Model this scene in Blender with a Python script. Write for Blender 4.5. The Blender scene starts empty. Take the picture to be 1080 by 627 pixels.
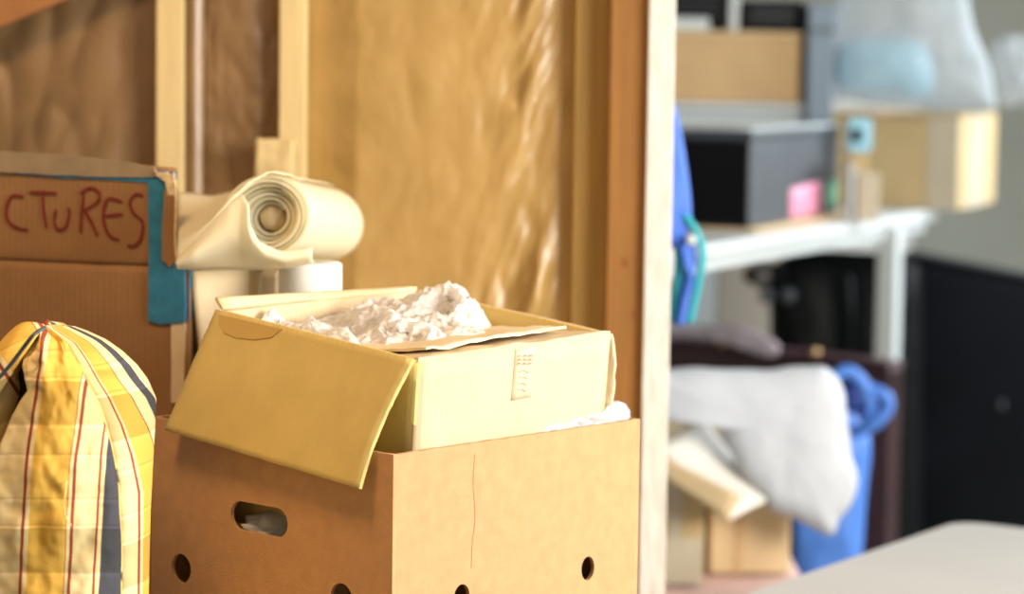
import bpy, bmesh, math, random
from mathutils import Vector, Matrix, noise
random.seed(7)
C = bpy.context.scene.collection
V = Vector
# ---------------------------------------------------------------- camera
W, H, F = 1080, 627, 2800.0
CAM = V((0, 0, 1.3))
PITCH = math.radians(5.26); ROLL = math.radians(0.8)
RM = Matrix.Rotation(math.pi/2 - PITCH, 3, 'X') @ Matrix.Rotation(ROLL, 3, 'Z')
cd = bpy.data.cameras.new('camera'); cam = bpy.data.objects.new('camera', cd); C.objects.link(cam)
cam.matrix_world = Matrix.Translation(CAM) @ RM.to_4x4()
cd.sensor_width = 36; cd.lens = 36*F/W; cd.clip_end = 60
cd.dof.use_dof = True; cd.dof.focus_distance = 2.9; cd.dof.aperture_fstop = 3.0; cd.dof.aperture_blades = 0
bpy.context.scene.camera = cam
def ray(px, py): return (RM @ V(((px-W/2)/F, -(py-H/2)/F, -1)))
def atY(px, py, Y):
    d = ray(px, py); return CAM + d*((Y-CAM.y)/d.y)
def atZ(px, py, Z):
    d = ray(px, py); return CAM + d*((Z-CAM.z)/d.z)
def onpl(px, py, P, N):
    d = ray(px, py); return CAM + d*((P-CAM).dot(N)/d.dot(N))
def lerp(a, b, t): return a + (b-a)*t
def pl(tab, x):
    if x <= tab[0][0]: return tab[0][1]
    for (a, va), (b, vb) in zip(tab, tab[1:]):
        if x <= b: return va + (vb-va)*(x-a)/(b-a)
    return tab[-1][1]
def fbm(p, s, o=3):
    r = 0; a = 1
    for i in range(o):
        r += a*noise.noise(V(p)*s + V((i*7.3, 3.1*i, 0))); s *= 2.1; a *= .5
    return r
def crump(p, s, o=3):
    r = 0; a = 1
    for i in range(o):
        r += a*(abs(noise.noise(V(p)*s + V((i*5.1, 1.7, 2.3*i))))*2 - .5); s *= 2.0; a *= .55
    return r
# ---------------------------------------------------------------- materials
def nt(name):
    m = bpy.data.materials.new(name); m.use_nodes = True
    t = m.node_tree; b = t.nodes['Principled BSDF']; return m, t, b
def mat(name, col, rough=.6, var=.08, scale=30, bump=0, bscale=200, spec=.3, metal=0, coat=0, wave=0, stretch=None, col2=None, wscale=125):
    m, t, b = nt(name); N = t.nodes; L = t.links
    tc = N.new('ShaderNodeTexCoord'); mp = N.new('ShaderNodeMapping'); L.new(tc.outputs['Object'], mp.inputs[0])
    if stretch: mp.inputs['Scale'].default_value = stretch
    n = N.new('ShaderNodeTexNoise'); n.inputs['Scale'].default_value = scale; n.inputs['Detail'].default_value = 6
    L.new(mp.outputs[0], n.inputs['Vector'])
    r = N.new('ShaderNodeValToRGB'); r.color_ramp.elements[0].position = .3; r.color_ramp.elements[1].position = .7
    c2 = col2 or tuple(min(1, c*(1+var)) for c in col)
    r.color_ramp.elements[0].color = (*[c*(1-var) for c in col], 1) if not col2 else (*col, 1)
    r.color_ramp.elements[1].color = (*c2, 1)
    L.new(n.outputs['Fac'], r.inputs[0]); L.new(r.outputs[0], b.inputs['Base Color'])
    b.inputs['Roughness'].default_value = rough; b.inputs['Specular IOR Level'].default_value = spec
    b.inputs['Metallic'].default_value = metal; b.inputs['Coat Weight'].default_value = coat
    last = None
    if bump:
        n2 = N.new('ShaderNodeTexNoise'); n2.inputs['Scale'].default_value = bscale; n2.inputs['Detail'].default_value = 4
        L.new(mp.outputs[0], n2.inputs['Vector'])
        bp = N.new('ShaderNodeBump'); bp.inputs['Strength'].default_value = bump; bp.inputs['Distance'].default_value = .002
        L.new(n2.outputs['Fac'], bp.inputs['Height']); L.new(bp.outputs[0], b.inputs['Normal']); last = bp
    if wave:
        w = N.new('ShaderNodeTexWave'); w.bands_direction = 'X'; w.inputs['Scale'].default_value = wscale/6.28*2; w.inputs['Distortion'].default_value = .3
        L.new(tc.outputs['UV'], w.inputs['Vector'])
        bp = N.new('ShaderNodeBump'); bp.inputs['Strength'].default_value = wave; bp.inputs['Distance'].default_value = .0006
        L.new(w.outputs['Fac'], bp.inputs['Height'])
        if last: L.new(last.outputs[0], bp.inputs['Normal'])
        L.new(bp.outputs[0], b.inputs['Normal'])
    return m
def film(name, col, transp=.25, rough=.3, cr=False):
    m, t, b = nt(name); N = t.nodes; L = t.links
    b.inputs['Base Color'].default_value = (*col, 1); b.inputs['Roughness'].default_value = rough
    if cr:
        tc = N.new('ShaderNodeTexCoord'); nn = N.new('ShaderNodeTexNoise'); nn.inputs['Scale'].default_value = 30; L.new(tc.outputs['Object'], nn.inputs['Vector'])
        mm = N.new('ShaderNodeMixRGB'); mm.inputs[0].default_value = .06; L.new(tc.outputs['Object'], mm.inputs[1]); L.new(nn.outputs['Color'], mm.inputs[2])
        vo = N.new('ShaderNodeTexVoronoi'); vo.feature = 'F1'; vo.inputs['Scale'].default_value = 75; L.new(mm.outputs[0], vo.inputs['Vector'])
        bp = N.new('ShaderNodeBump'); bp.inputs['Strength'].default_value = .9; bp.inputs['Distance'].default_value = .006
        L.new(vo.outputs['Distance'], bp.inputs['Height']); L.new(bp.outputs[0], b.inputs['Normal'])
    tr = N.new('ShaderNodeBsdfTranslucent'); tr.inputs[0].default_value = (*col, 1)
    tp = N.new('ShaderNodeBsdfTransparent')
    m1 = N.new('ShaderNodeMixShader'); m1.inputs[0].default_value = .35
    m2 = N.new('ShaderNodeMixShader'); m2.inputs[0].default_value = transp
    L.new(b.outputs[0], m1.inputs[1]); L.new(tr.outputs[0], m1.inputs[2])
    L.new(m1.outputs[0], m2.inputs[1]); L.new(tp.outputs[0], m2.inputs[2])
    L.new(m2.outputs[0], N['Material Output'].inputs[0]); return m
M = {}
M['crate'] = mat('crate_board', (0.455, 0.258, 0.122), .75, .07, 60, .25, 500, .25, wave=.15)
M['carton'] = mat('carton_board', (0.56, 0.43, 0.155), .7, .05, 25, .2, 400, .25, wave=.35)
M['carton_pale'] = mat('pale_board', (0.56, 0.44, 0.28), .7, .05, 25, .2, 400, .25, wave=.3)
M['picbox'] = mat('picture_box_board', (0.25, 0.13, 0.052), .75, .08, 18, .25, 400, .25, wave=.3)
M['torn'] = mat('torn_board', (.62, .47, .28), .9, .2, 150, .8, 300)
M['packtape'] = mat('brown_tape', (.26, .19, .11), .35, .15, 30, .2, 80, .5)
M['bluetape'] = mat('blue_tape', (.025, .16, .27), .6, .15, 60, .3, 300, .3)
M['marker'] = mat('red_marker', (0.15, 0.016, 0.01), .7, .15, 120)
M['cream'] = mat('cream_board', (0.66, 0.54, 0.34), .65, .04, 20)
M['rollw'] = mat('white_paper', (.86, .83, .76), .5, .03, 20)
M['foam'] = film('foam_wrap', (0.93, 0.88, 0.68), .30, .4)
M['plastic'] = film('plastic_film', (.93, .91, .88), .20, .14, True)
M['plastic2'] = film('bubble_film', (0.66, 0.67, 0.68), .12, .25)
M['batten'] = mat('pale_batten', (0.53, 0.41, 0.2), .65, .08, 14, .3, 60, stretch=(6, 6, .5))
M['studa'] = mat('stud_olive', (0.29, 0.18, 0.05), .6, .12, 10, .3, 60, stretch=(8, 8, .5))
M['studb'] = mat('stud_orange', (0.22, 0.1, 0.022), .55, .15, 10, .3, 60, stretch=(8, 8, .5))
M['studc'] = mat('brace_wood', (.26, .11, .035), .6, .15, 12)
M['knot'] = mat('knot_wood', (.16, .055, .015), .6, .2, 80)
M['edge'] = mat('white_painted_edge', (0.54, 0.535, 0.5), .6, .14, 22, .5, 60, stretch=(4, 4, .8))
M['redlabel'] = mat('label_red', (.62, .25, .16), .6, .1, 90)
M['labelbase'] = mat('label_base', (0.7, 0.47, 0.31), .35, .08, 60, spec=.5)
M['dark'] = mat('dark_gap_shade', (.05, .03, .02), .8)  # near-black, stands in for shade between the cushion lobes
M['red'] = mat('red_net', (.42, .08, .04), .6)
# background
M['white'] = mat('white_paint', (0.52, 0.56, 0.56), .4, .03, 8)
M['wallb'] = mat('grey_plaster', (.30, .31, .27), .9, .10, 2.5)
M['wallw'] = mat('pale_plaster', (.66, .68, .66), .9, .06, 2)
M['floor'] = mat('concrete', (.35, .33, .30), .8, .1, 4)
M['black'] = mat('black_case', (0.003, 0.0035, 0.004), .5, .2, 10, spec=.1)
M['slate'] = mat('slate_case', (0.04, 0.048, 0.058), .45, .1, 12, spec=.4)
M['grey'] = mat('light_grey_case', (.46, .52, .54), .4, .06, 10)
M['tan'] = mat('tan_box', (.52, .35, .18), .8, .08, 8)
M['bluegrey'] = mat('bluegrey_panel', (.17, .22, .27), .5, .06, 8)
M['kraftlip'] = mat('cardboard_sheet', (0.6, 0.45, 0.26), .8, .06, 12)
M['boxr'] = mat('kraft_carton', (0.5, 0.37, 0.19), .8, .06, 9)
M['tapew'] = mat('pale_tape', (0.48, 0.42, 0.31), .5, .05, 9)
M['maroon'] = mat('maroon_wood', (0.032, 0.012, 0.015), .4, .25, 12, .2, 40, .5, stretch=(8, 8, 1))
M['maroonl'] = mat('maroon_edge', (0.07, 0.035, 0.045), .35, .2, 12)
M['blue'] = mat('blue_cloth', (.06, .16, .62), .6, .12, 12)
M['blueb'] = mat('blue_plastic', (.08, .22, .68), .45, .12, 9)
M['navy'] = mat('navy_plastic', (.02, .05, .25), .45)
M['teal'] = mat('teal_trim', (.03, .36, .42), .5, .1, 12)
M['ltblue'] = mat('pale_blue_wrap', (0.3, 0.6, 0.75), .5, .12, 6)
M['sheetw'] = mat('white_wrap', (0.49, 0.52, 0.57), .6, .04, 12, .4, 70)
M['flapw'] = mat('lit_flap', (0.76, 0.73, 0.67), .6, .04, 9)
M['pink'] = mat('pink_cloth', (.62, .42, .37), .9, .06, 9)
M['tablew'] = mat('cream_table', (0.41, 0.415, 0.41), .5, .03, 5)
M['blackb'] = mat('black_board', (0.004, 0.005, 0.008), .45, .3, 5, spec=.12)
M['mauve'] = mat('mauve_wrap', (.45, .40, .46), .5, .15, 20)
M['brass'] = mat('brass', (.45, .30, .14), .4, metal=.6)
M['yboard'] = mat('yellow_board', (.42, .40, .20), .7, .1, 6)
M['board'] = mat('grey_brown_board', (.34, .30, .25), .8, .1, 5)
M['wood'] = mat('bench_wood', (.35, .22, .11), .7, .12, 10, stretch=(1, 8, 8))
M['pinkst'] = mat('pink_sticker', (.75, .16, .28), .5, .3, 40, col2=(.75, .45, .6))
M['greenst'] = mat('green_sticker', (.05, .45, .35), .5, .3, 60, col2=(.2, .6, .3))
M['silverf'] = film('clear_bag', (.52, .57, .60), .45, .35)
# kraft wall paper with a waxy sheen
def kraft(name, col, col2, rough, ct=.45):
    m = mat(name, col, rough, .12, 9, .35, 45, .55, coat=ct, col2=col2); 
    m.node_tree.nodes['Principled BSDF'].inputs['Coat Roughness'].default_value = .3
    return m
M['kraft1'] = kraft('kraft_shaded', (.155, .088, .034), (.215, .125, .052), .42, .25)  # dimmer light on left and middle bays put into the paper colour
M['kraft3'] = kraft('kraft_lit', (.30, .185, .05), (.37, .235, .075), .42)  # same paper, warmer light on the right bay put into its colour
# plaid: stripes run on u, faint weft bands on v
def plaid(name, stops):
    m, t, b = nt(name); N = t.nodes; L = t.links
    uv = N.new('ShaderNodeUVMap'); sx = N.new('ShaderNodeSeparateXYZ'); L.new(uv.outputs[0], sx.inputs[0])
    r = N.new('ShaderNodeValToRGB'); r.color_ramp.interpolation = 'CONSTANT'
    e = r.color_ramp.elements
    e[0].position = 0; e[0].color = (*stops[0][1], 1); e[1].position = stops[1][0]; e[1].color = (*stops[1][1], 1)
    for p, c in stops[2:]:
        q = e.new(p); q.color = (*c, 1)
    L.new(sx.outputs[0], r.inputs[0])
    fr = N.new('ShaderNodeMath'); fr.operation = 'FRACT'; L.new(sx.outputs[1], fr.inputs[0])
    r2 = N.new('ShaderNodeValToRGB'); r2.color_ramp.interpolation = 'LINEAR'; e = r2.color_ramp.elements
    G = (.70, .70, .66, 1); Wt = (1, 1, 1, 1); Lt = (1.12, 1.12, 1.2, 1); B = (.80, .74, .66, 1)
    tb = [(0, G), (.285, G), (.295, B), (.305, Lt), (.32, Lt), (.33, Wt), (.485, Wt), (.495, B), (.505, Lt), (.52, Lt), (.53, Wt), (.785, Wt), (.795, B), (.805, Lt), (.82, Lt), (.83, Wt), (.965, Wt), (.975, B), (.985, Lt), (1, Lt)]
    e[0].position = 0; e[0].color = G; e[1].position = 1; e[1].color = Lt
    for p, c in tb[1:-1]:
        q = e.new(p); q.color = c
    L.new(fr.outputs[0], r2.inputs[0])
    mx = N.new('ShaderNodeMixRGB'); mx.blend_type = 'MULTIPLY'; mx.inputs[0].default_value = 1
    L.new(r.outputs[0], mx.inputs[1]); L.new(r2.outputs[0], mx.inputs[2]); L.new(mx.outputs[0], b.inputs['Base Color'])
    b.inputs['Roughness'].default_value = .85; b.inputs['Specular IOR Level'].default_value = .15
    tc = N.new('ShaderNodeTexCoord'); n = N.new('ShaderNodeTexNoise'); n.inputs['Scale'].default_value = 700; L.new(tc.outputs['Object'], n.inputs['Vector'])
    bp = N.new('ShaderNodeBump'); bp.inputs['Strength'].default_value = .35; bp.inputs['Distance'].default_value = .001
    L.new(n.outputs['Fac'], bp.inputs['Height']); L.new(bp.outputs[0], b.inputs['Normal'])
    return m
CR = (.70, .58, .31); YE = (.62, .39, .075); RE = (.28, .06, .03); NA = (.06, .062, .075); BG = (.60, .45, .22)
def U(x): return (x+60)/220
M['plaidf'] = plaid('plaid_front', [(0, YE), (U(-45), CR), (U(-24), RE), (U(-21), CR), (U(19), RE), (U(22), CR), (U(26), YE), (U(66), RE), (U(67), CR), (U(70), RE), (U(73.5), CR), (U(97), RE), (U(99.5), CR), (U(103.5), NA), (U(128), CR), (U(147), RE), (U(149), YE)])
M['plaids'] = plaid('plaid_side', [(0, CR), (.15, RE), (.175, CR), (.20, YE), (.45, RE), (.465, CR), (.645, NA), (.80, CR), (.97, BG)])
M['thread'] = mat('thread', (.8, .6, .2), .8)
# ---------------------------------------------------------------- builders
def link(name, me, m, parent=None, smooth=False):
    o = bpy.data.objects.new(name, me); C.objects.link(o)
    if m: me.materials.append(M[m] if isinstance(m, str) else m)
    if parent is not None:
        o.parent = parent
        o.matrix_parent_inverse = Matrix.Translation(-parent.location) if parent.type == 'EMPTY' else Matrix.Identity(4)
    if smooth:
        for p in me.polygons: p.use_smooth = True
    return o
def mesh(name, vs, fs, m, parent=None, uvs=None, smooth=False):
    me = bpy.data.meshes.new(name); me.from_pydata([tuple(v) for v in vs], [], fs)
    if uvs:
        l = me.uv_layers.new(name='UVMap')
        for p in me.polygons:
            for li in p.loop_indices: l.data[li].uv = uvs[me.loops[li].vertex_index]
    bm = bmesh.new(); bm.from_mesh(me); bmesh.ops.recalc_face_normals(bm, faces=bm.faces); bm.to_mesh(me); bm.free()
    me.update(); return link(name, me, m, parent, smooth)
def tag(o, label, cat, group=None, kind=None):
    o['label'] = label; o['category'] = cat
    if group: o['group'] = group
    if kind: o['kind'] = kind
    return o
def thing(name, label, cat, loc, group=None):
    o = bpy.data.objects.new(name, None); C.objects.link(o); o.location = loc; o.empty_display_size = .05
    return tag(o, label, cat, group)
def struct(o): o['kind'] = 'structure'; return o
def grid(name, fn, n, k, th, m, parent=None, smooth=True, uvf=None, us=1, vs_=1, edge=0):
    """surface fn(u,v) given real thickness th along its normal"""
    P = [[V(fn(i/n, j/k)) for j in range(k+1)] for i in range(n+1)]
    vs = []; uv = []
    for s in (0, 1):
        for i in range(n+1):
            for j in range(k+1):
                a = P[min(i+1, n)][j]-P[max(i-1, 0)][j]; b = P[i][min(j+1, k)]-P[i][max(j-1, 0)]
                nn = a.cross(b)
                nn = nn.normalized() if nn.length > 1e-12 else V((0, 0, 1))
                p = P[i][j] - nn*th*s
                if edge and (i in (0, n) or j in (0, k)):
                    p = p + V((random.uniform(-1, 1), random.uniform(-1, 1), random.uniform(-1, 1)))*edge
                vs.append(p); uv.append(uvf(i/n, j/k) if uvf else (i/n*us, j/k*vs_))
    def ix(s, i, j): return s*(n+1)*(k+1)+i*(k+1)+j
    fs = []
    for i in range(n):
        for j in range(k):
            fs.append((ix(0, i, j), ix(0, i+1, j), ix(0, i+1, j+1), ix(0, i, j+1)))
            fs.append((ix(1, i, j), ix(1, i, j+1), ix(1, i+1, j+1), ix(1, i+1, j)))
    for i in range(n):
        fs.append((ix(0, i, 0), ix(1, i, 0), ix(1, i+1, 0), ix(0, i+1, 0)))
        fs.append((ix(0, i, k), ix(0, i+1, k), ix(1, i+1, k), ix(1, i, k)))
    for j in range(k):
        fs.append((ix(0, 0, j), ix(0, 0, j+1), ix(1, 0, j+1), ix(1, 0, j)))
        fs.append((ix(0, n, j), ix(1, n, j), ix(1, n, j+1), ix(0, n, j+1)))
    o = mesh(name, vs, fs, m, parent, uv, False)
    if smooth:
        for p in o.data.polygons[:2*n*k]: p.use_smooth = True
    return o
def quad(name, A, B, C_, D, th, m, parent=None, n=12, k=12, warp=0, ws=8, edge=0, seed=0):
    """board A-B-C-D (A->B is u), slight warp, real thickness"""
    A, B, C_, D = map(V, (A, B, C_, D)); N = (B-A).cross(D-A).normalized()
    def fn(u, v):
        p = lerp(lerp(A, B, u), lerp(D, C_, u), v)
        if warp: p = p + N*warp*fbm(p+V((seed, 0, 0)), ws, 2)
        return p
    return grid(name, fn, n, k, th, m, parent, True, None, (B-A).length, (D-A).length, edge)
def box(name, o, ex, ey, ez, m, parent=None, bev=.003, seg=2):
    o, ex, ey, ez = map(V, (o, ex, ey, ez))
    vs = [o, o+ex, o+ex+ey, o+ey, o+ez, o+ex+ez, o+ex+ey+ez, o+ey+ez]
    fs = [(0, 3, 2, 1), (4, 5, 6, 7), (0, 1, 5, 4), (1, 2, 6, 5), (2, 3, 7, 6), (3, 0, 4, 7)]
    ob = mesh(name, vs, fs, m, parent)
    if bev:
        bm = bmesh.new(); bm.from_mesh(ob.data)
        bmesh.ops.bevel(bm, geom=list(bm.edges), offset=bev, segments=seg, affect='EDGES', profile=.5)
        bm.to_mesh(ob.data); bm.free()
    return ob
def abox(name, x0, x1, y0, y1, z0, z1, m, parent=None, bev=.003):
    return box(name, (x0, y0, z0), (x1-x0, 0, 0), (0, y1-y0, 0), (0, 0, z1-z0), m, parent, bev)
def tube(name, pts, r, m, parent=None, nseg=8, closed=False, sub=6, flat=1.0):
    pts = [V(p) for p in pts]; P = []
    n = len(pts)
    for i in range(n-1 if not closed else n):
        p0 = pts[(i-1) % n] if (closed or i > 0) else pts[0]; p1 = pts[i]; p2 = pts[(i+1) % n]
        p3 = pts[(i+2) % n] if (closed or i+2 < n) else pts[-1]
        for q in range(sub):
            t = q/sub
            P.append(.5*((2*p1)+(p2-p0)*t+(2*p0-5*p1+4*p2-p3)*t*t+(3*p1-p0-3*p2+p3)*t**3))
    if not closed: P.append(pts[-1])
    vs = []; up = V((.13, .21, .97)).normalized(); m_ = len(P)
    for i, p in enumerate(P):
        t = (P[(i+1) % m_] if (closed or i+1 < m_) else p) - (P[i-1] if (closed or i > 0) else p)
        t.normalize(); a = up.cross(t).normalized(); b = t.cross(a)
        rr = r(i/(m_-1)) if callable(r) else r
        for q in range(nseg):
            an = 2*math.pi*q/nseg; vs.append(p+a*rr*math.cos(an)*flat+b*rr*math.sin(an))
    fs = []
    for i in range(m_ if closed else m_-1):
        j = (i+1) % m_
        for q in range(nseg): fs.append((i*nseg+q, i*nseg+(q+1) % nseg, j*nseg+(q+1) % nseg, j*nseg+q))
    if not closed: fs += [tuple(range(nseg))[::-1], tuple((m_-1)*nseg+q for q in range(nseg))]
    return mesh(name, vs, fs, m, parent, None, True)
def ribbon(name, pts, N, w, m, parent, th=.0006, off=.0006):
    """flat pen or tape stroke lying on a face with normal N"""
    P = []; n = len(pts)
    for i in range(n-1):
        p0 = pts[max(i-1, 0)]; p1 = pts[i]; p2 = pts[i+1]; p3 = pts[min(i+2, n-1)]
        for q in range(6):
            t = q/6; P.append(.5*((2*p1)+(p2-p0)*t+(2*p0-5*p1+4*p2-p3)*t*t+(3*p1-p0-3*p2+p3)*t**3))
    P.append(pts[-1]); vs = []
    for i, p in enumerate(P):
        t = (P[min(i+1, len(P)-1)]-P[max(i-1, 0)]).normalized(); s = N.cross(t).normalized()
        ww = w*(.85+.25*noise.noise(p*90)) * (.6 if i in (0, len(P)-1) else 1)
        for sg in (-1, 1):
            for h in (off, off+th): vs.append(p+s*sg*ww/2+N*h)
    fs = []
    for i in range(len(P)-1):
        a = i*4; b = a+4
        fs += [(a+1, a+3, b+3, b+1), (a, b, b+2, a+2), (a, a+1, b+1, b), (a+2, b+2, b+3, a+3)]
    fs += [(0, 2, 3, 1), (len(P)*4-4, len(P)*4-3, len(P)*4-1, len(P)*4-2)]
    return mesh(name, vs, fs, m, parent)
def smoothloop(pts, sub):
    P = []; n = len(pts)
    for i in range(n):
        p0, p1, p2, p3 = pts[i-1], pts[i], pts[(i+1) % n], pts[(i+2) % n]
        for q in range(sub):
            t = q/sub; P.append(.5*((2*p1)+(p2-p0)*t+(2*p0-5*p1+4*p2-p3)*t*t+(3*p1-p0-3*p2+p3)*t**3))
    return P
def inflate(name, outline, depth, m, parent=None, amp=0, ns=10, rings=14, sub=5, back=None, cr=False, center=None, seed=0, flat=2.0, smooth=True, edgeamp=0):
    """closed cushion-like solid around a world-space outline; depth = half thickness"""
    P = smoothloop([V(p) for p in outline], sub); c = V(center) if center else sum(P, V())/len(P)
    Nn = V()
    for i in range(len(P)): Nn += (P[i]-c).cross(P[(i+1) % len(P)]-c)
    Nn.normalize()
    if Nn.y > 0: Nn = -Nn
    n = len(P); vs = []; back = depth if back is None else back
    for s, dd in ((1, depth), (-1, back)):
        for k in range(rings):
            r = k/rings
            h = dd*(max(0, 1-r**flat))**.5
            for i in range(n):
                q = c + (P[i]-c)*r
                d = crump(q+V((seed, seed, 0)), ns) if cr else fbm(q+V((seed, seed, 0)), ns)
                vs.append(q + Nn*s*(h + amp*d*min(1, (1-r)*5)))
    base = len(vs)
    for i in range(n):
        vs.append(P[i] + (P[i]-c).normalized()*edgeamp*fbm(P[i]+V((seed, 0, 0)), ns*1.5))
    fs = []
    def ix(s, k, i):
        i %= n
        return base+i if k == rings else s*rings*n+k*n+i
    for s in (0, 1):
        for k in range(rings):
            for i in range(n):
                f = (ix(s, k, i), ix(s, k, i+1), ix(s, k+1, i+1), ix(s, k+1, i))
                fs.append(f)
    me = bpy.data.meshes.new(name); me.from_pydata([tuple(v) for v in vs], [], fs)
    bm = bmesh.new(); bm.from_mesh(me); bmesh.ops.remove_doubles(bm, verts=bm.verts, dist=1e-6)
    bmesh.ops.recalc_face_normals(bm, faces=bm.faces); bm.to_mesh(me); bm.free()
    return link(name, me, m, parent, smooth)
def holes_panel(name, o, ex, ez, outline, holes, th, m, parent):
    """board with cut-outs: curve filled in 2D; o origin, ex/ez unit axes, thickness inward"""
    cu = bpy.data.curves.new(name, 'CURVE'); cu.dimensions = '2D'; cu.fill_mode = 'BOTH'; cu.extrude = th/2; cu.resolution_u = 1
    for lp in [outline]+holes:
        sp = cu.splines.new('POLY'); sp.points.add(len(lp)-1); sp.use_cyclic_u = True
        for i, (a, b) in enumerate(lp): sp.points[i].co = (a, b, 0, 1)
    t = bpy.data.objects.new('tmp', cu); C.objects.link(t)
    dg = bpy.context.evaluated_depsgraph_get(); dg.update()
    me = bpy.data.meshes.new_from_object(t.evaluated_get(dg)); bpy.data.objects.remove(t)
    ex = V(ex); ez = V(ez); N = ex.cross(ez).normalized()
    l = me.uv_layers.new(name='UVMap')
    for p in me.polygons:
        for li in p.loop_indices:
            co = me.vertices[me.loops[li].vertex_index].co; l.data[li].uv = (co.x, co.y)
    for v in me.vertices:
        c = v.co.copy(); v.co = V(o) + ex*c.x + ez*c.y + N*c.z
    me.materials.clear(); me.name = name
    return link(name, me, m, parent)
def oval(cx, cz, rx, rz, n=24): return [(cx+rx*math.cos(2*math.pi*i/n), cz+rz*math.sin(2*math.pi*i/n)) for i in range(n)]
def stadium(cx, cz, rx, rz, n=8):
    o = []
    for sx, a0 in ((1, -90), (-1, 90)):
        for i in range(n+1):
            a = math.radians(a0+180*i/n); o.append((cx+sx*(rx-rz)+rz*math.cos(a), cz+rz*math.sin(a)))
    return o
# ================================================================ SETTING
ZT = .42                        # low bench the front boxes stand on
struct(abox('floor', -3, 3.2, -1, 8.4, -.1, 0, 'floor', bev=0))
struct(abox('wall_back', -3, 3.2, 8.3, 8.4, 0, 2.8, 'wallb', bev=0))
hol = [[(1.0, .9), (3.0, .9), (3.0, 2.3), (1.0, 2.3)], [(4.9, .8), (7.2, .8), (7.2, 2.4), (4.9, 2.4)]]
wr = holes_panel('wall_right', (2.6, -1, 0), (0, 1, 0), (0, 0, 1), [(0, 0), (9.3, 0), (9.3, 2.8), (0, 2.8)], [[(a+1, b) for a, b in h] for h in hol], .1, 'wallw', None); struct(wr)
WY = 3.86                       # face of the papered partition
def wx(px): return atY(px, 200, WY).x
def paper(name, x0, x1, amp, ns, m, bulge, seed, streak=0):
    z0, z1 = 0.05, 2.4
    def fn(u, v):
        x = lerp(x0, x1, u); z = lerp(z0, z1, v)
        e = min(1, min(u, 1-u)*7)
        p = V((x, seed, z*.6))
        d = amp*crump(p, ns)*.5 + amp*1.2*fbm(V((x, seed, z*.5)), ns*.35, 2)
        b = bulge*(math.sin(math.pi*u)**.7 if not streak else min(1, u*5)*min(1, .6+.4*(1-u)/.12))
        if streak:
            s = max(0, (u-.55)/.45)
            q = V(((x-z*.34)*1.25, seed+4, (z+x*.34)*.26))
            d += streak*s*crump(q, 15)*(.35+1.3*max(0, .5+noise.noise(V((x*9, 2, z*5)))))*min(1, (1-u)*8)
        return (x, WY+.03 - b - e*d, z)
    return grid(name, fn, 90, 340, .002, m, None)
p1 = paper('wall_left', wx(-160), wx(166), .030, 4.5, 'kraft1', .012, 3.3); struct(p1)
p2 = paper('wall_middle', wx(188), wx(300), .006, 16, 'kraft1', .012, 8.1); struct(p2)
p3 = paper('wall_front', wx(318), wx(606), .004, 12, 'kraft3', .022, 5.7, .016); struct(p3)
for i, (a, b, y0) in enumerate(((165, 194, WY-.008), (294, 322, WY-.008))):
    struct(abox('trim_%d' % (i+1), wx(a), wx(b), y0, WY+.05, 0, 2.4, 'batten', bev=.002))
# lapped edge of paper beside the first batten
def lap(u, v):
    x = lerp(wx(192), wx(214), u); z = lerp(.3, 2.3, v)
    return (x, WY+.012-.010*math.sin(math.pi*u)-.003*fbm((x, 2, z*.8), 8), z)
struct(grid('trim_3', lap, 12, 120, .001, 'kraft1'))
struct(abox('trim_4', wx(604), wx(642), WY-.012, WY+.09, 0, 2.4, 'studa', bev=.002))
struct(abox('trim_5', wx(640), wx(681), WY-.05, WY+.09, 0, 2.4, 'studb', bev=.002))
struct(abox('trim_6', wx(679), wx(706.5), WY-.062, WY+.098, 0, 2.4, 'edge', bev=.0015))
struct(abox('wall_partition', -3, wx(690), WY+.06, WY+.10, 0, 2.4, 'wallw', bev=0))
# knots in the orange stud are marks of the wood itself
for i, (px, py, r) in enumerate(((659, 277, .0055), (668, 332, .003))):
    c = atY(px, py, WY-.0505); vs = [V((c.x+r*.8*math.cos(a*.52), c.y, c.z+r*1.4*math.sin(a*.52))) for a in range(12)]
    vs += [v+V((0, .003, 0)) for v in vs]
    struct(mesh('trim_%d' % (7+i), vs, [tuple(range(12)), tuple(range(23, 11, -1))]+[(k, (k+1) % 12, 12+(k+1) % 12, 12+k) for k in range(12)], 'knot'))
qa_ = atY(98, -12, WY-.03); qb_ = atY(-14, 34, WY-.03); qd = (qa_-qb_).normalized(); qn = V((-qd.z, 0, qd.x)); qn = qn if qn.z > 0 else -qn
struct(box('trim_9', qb_-qd*.25, qd*(.25+(wx(164)-qb_.x)/qd.x), qn*.09, V((0, .02, 0)), 'studc', None, .002))
# scrap of paper taped beside second batten
def scrap(u, v):
    p = lerp(lerp(atY(270, 146, WY-.02), atY(311, 148, WY-.02), u), lerp(atY(268, 195, WY-.02), atY(309, 197, WY-.02), u), v); p.y += .006*fbm(p, 20); return p
tag(grid('paper_scrap', scrap, 10, 10, .006, 'batten'), 'small tan paper offcut stuck on the pale batten above the white roll', 'paper')
# ================================================================ low bench
bench = thing('low_bench', 'low wooden bench carrying the boxes and the plaid cushion', 'bench', (-.3, 3.1, 0))
abox('bench_top', -1.05, .17, 2.3, 3.78, ZT-.04, ZT, 'wood', bench, .004)
for x in (-1.0, .1):
    for y in (2.36, 3.68): abox('leg', x, x+.06, y, y+.06, 0, ZT-.04, 'wood', bench, .003)
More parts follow.
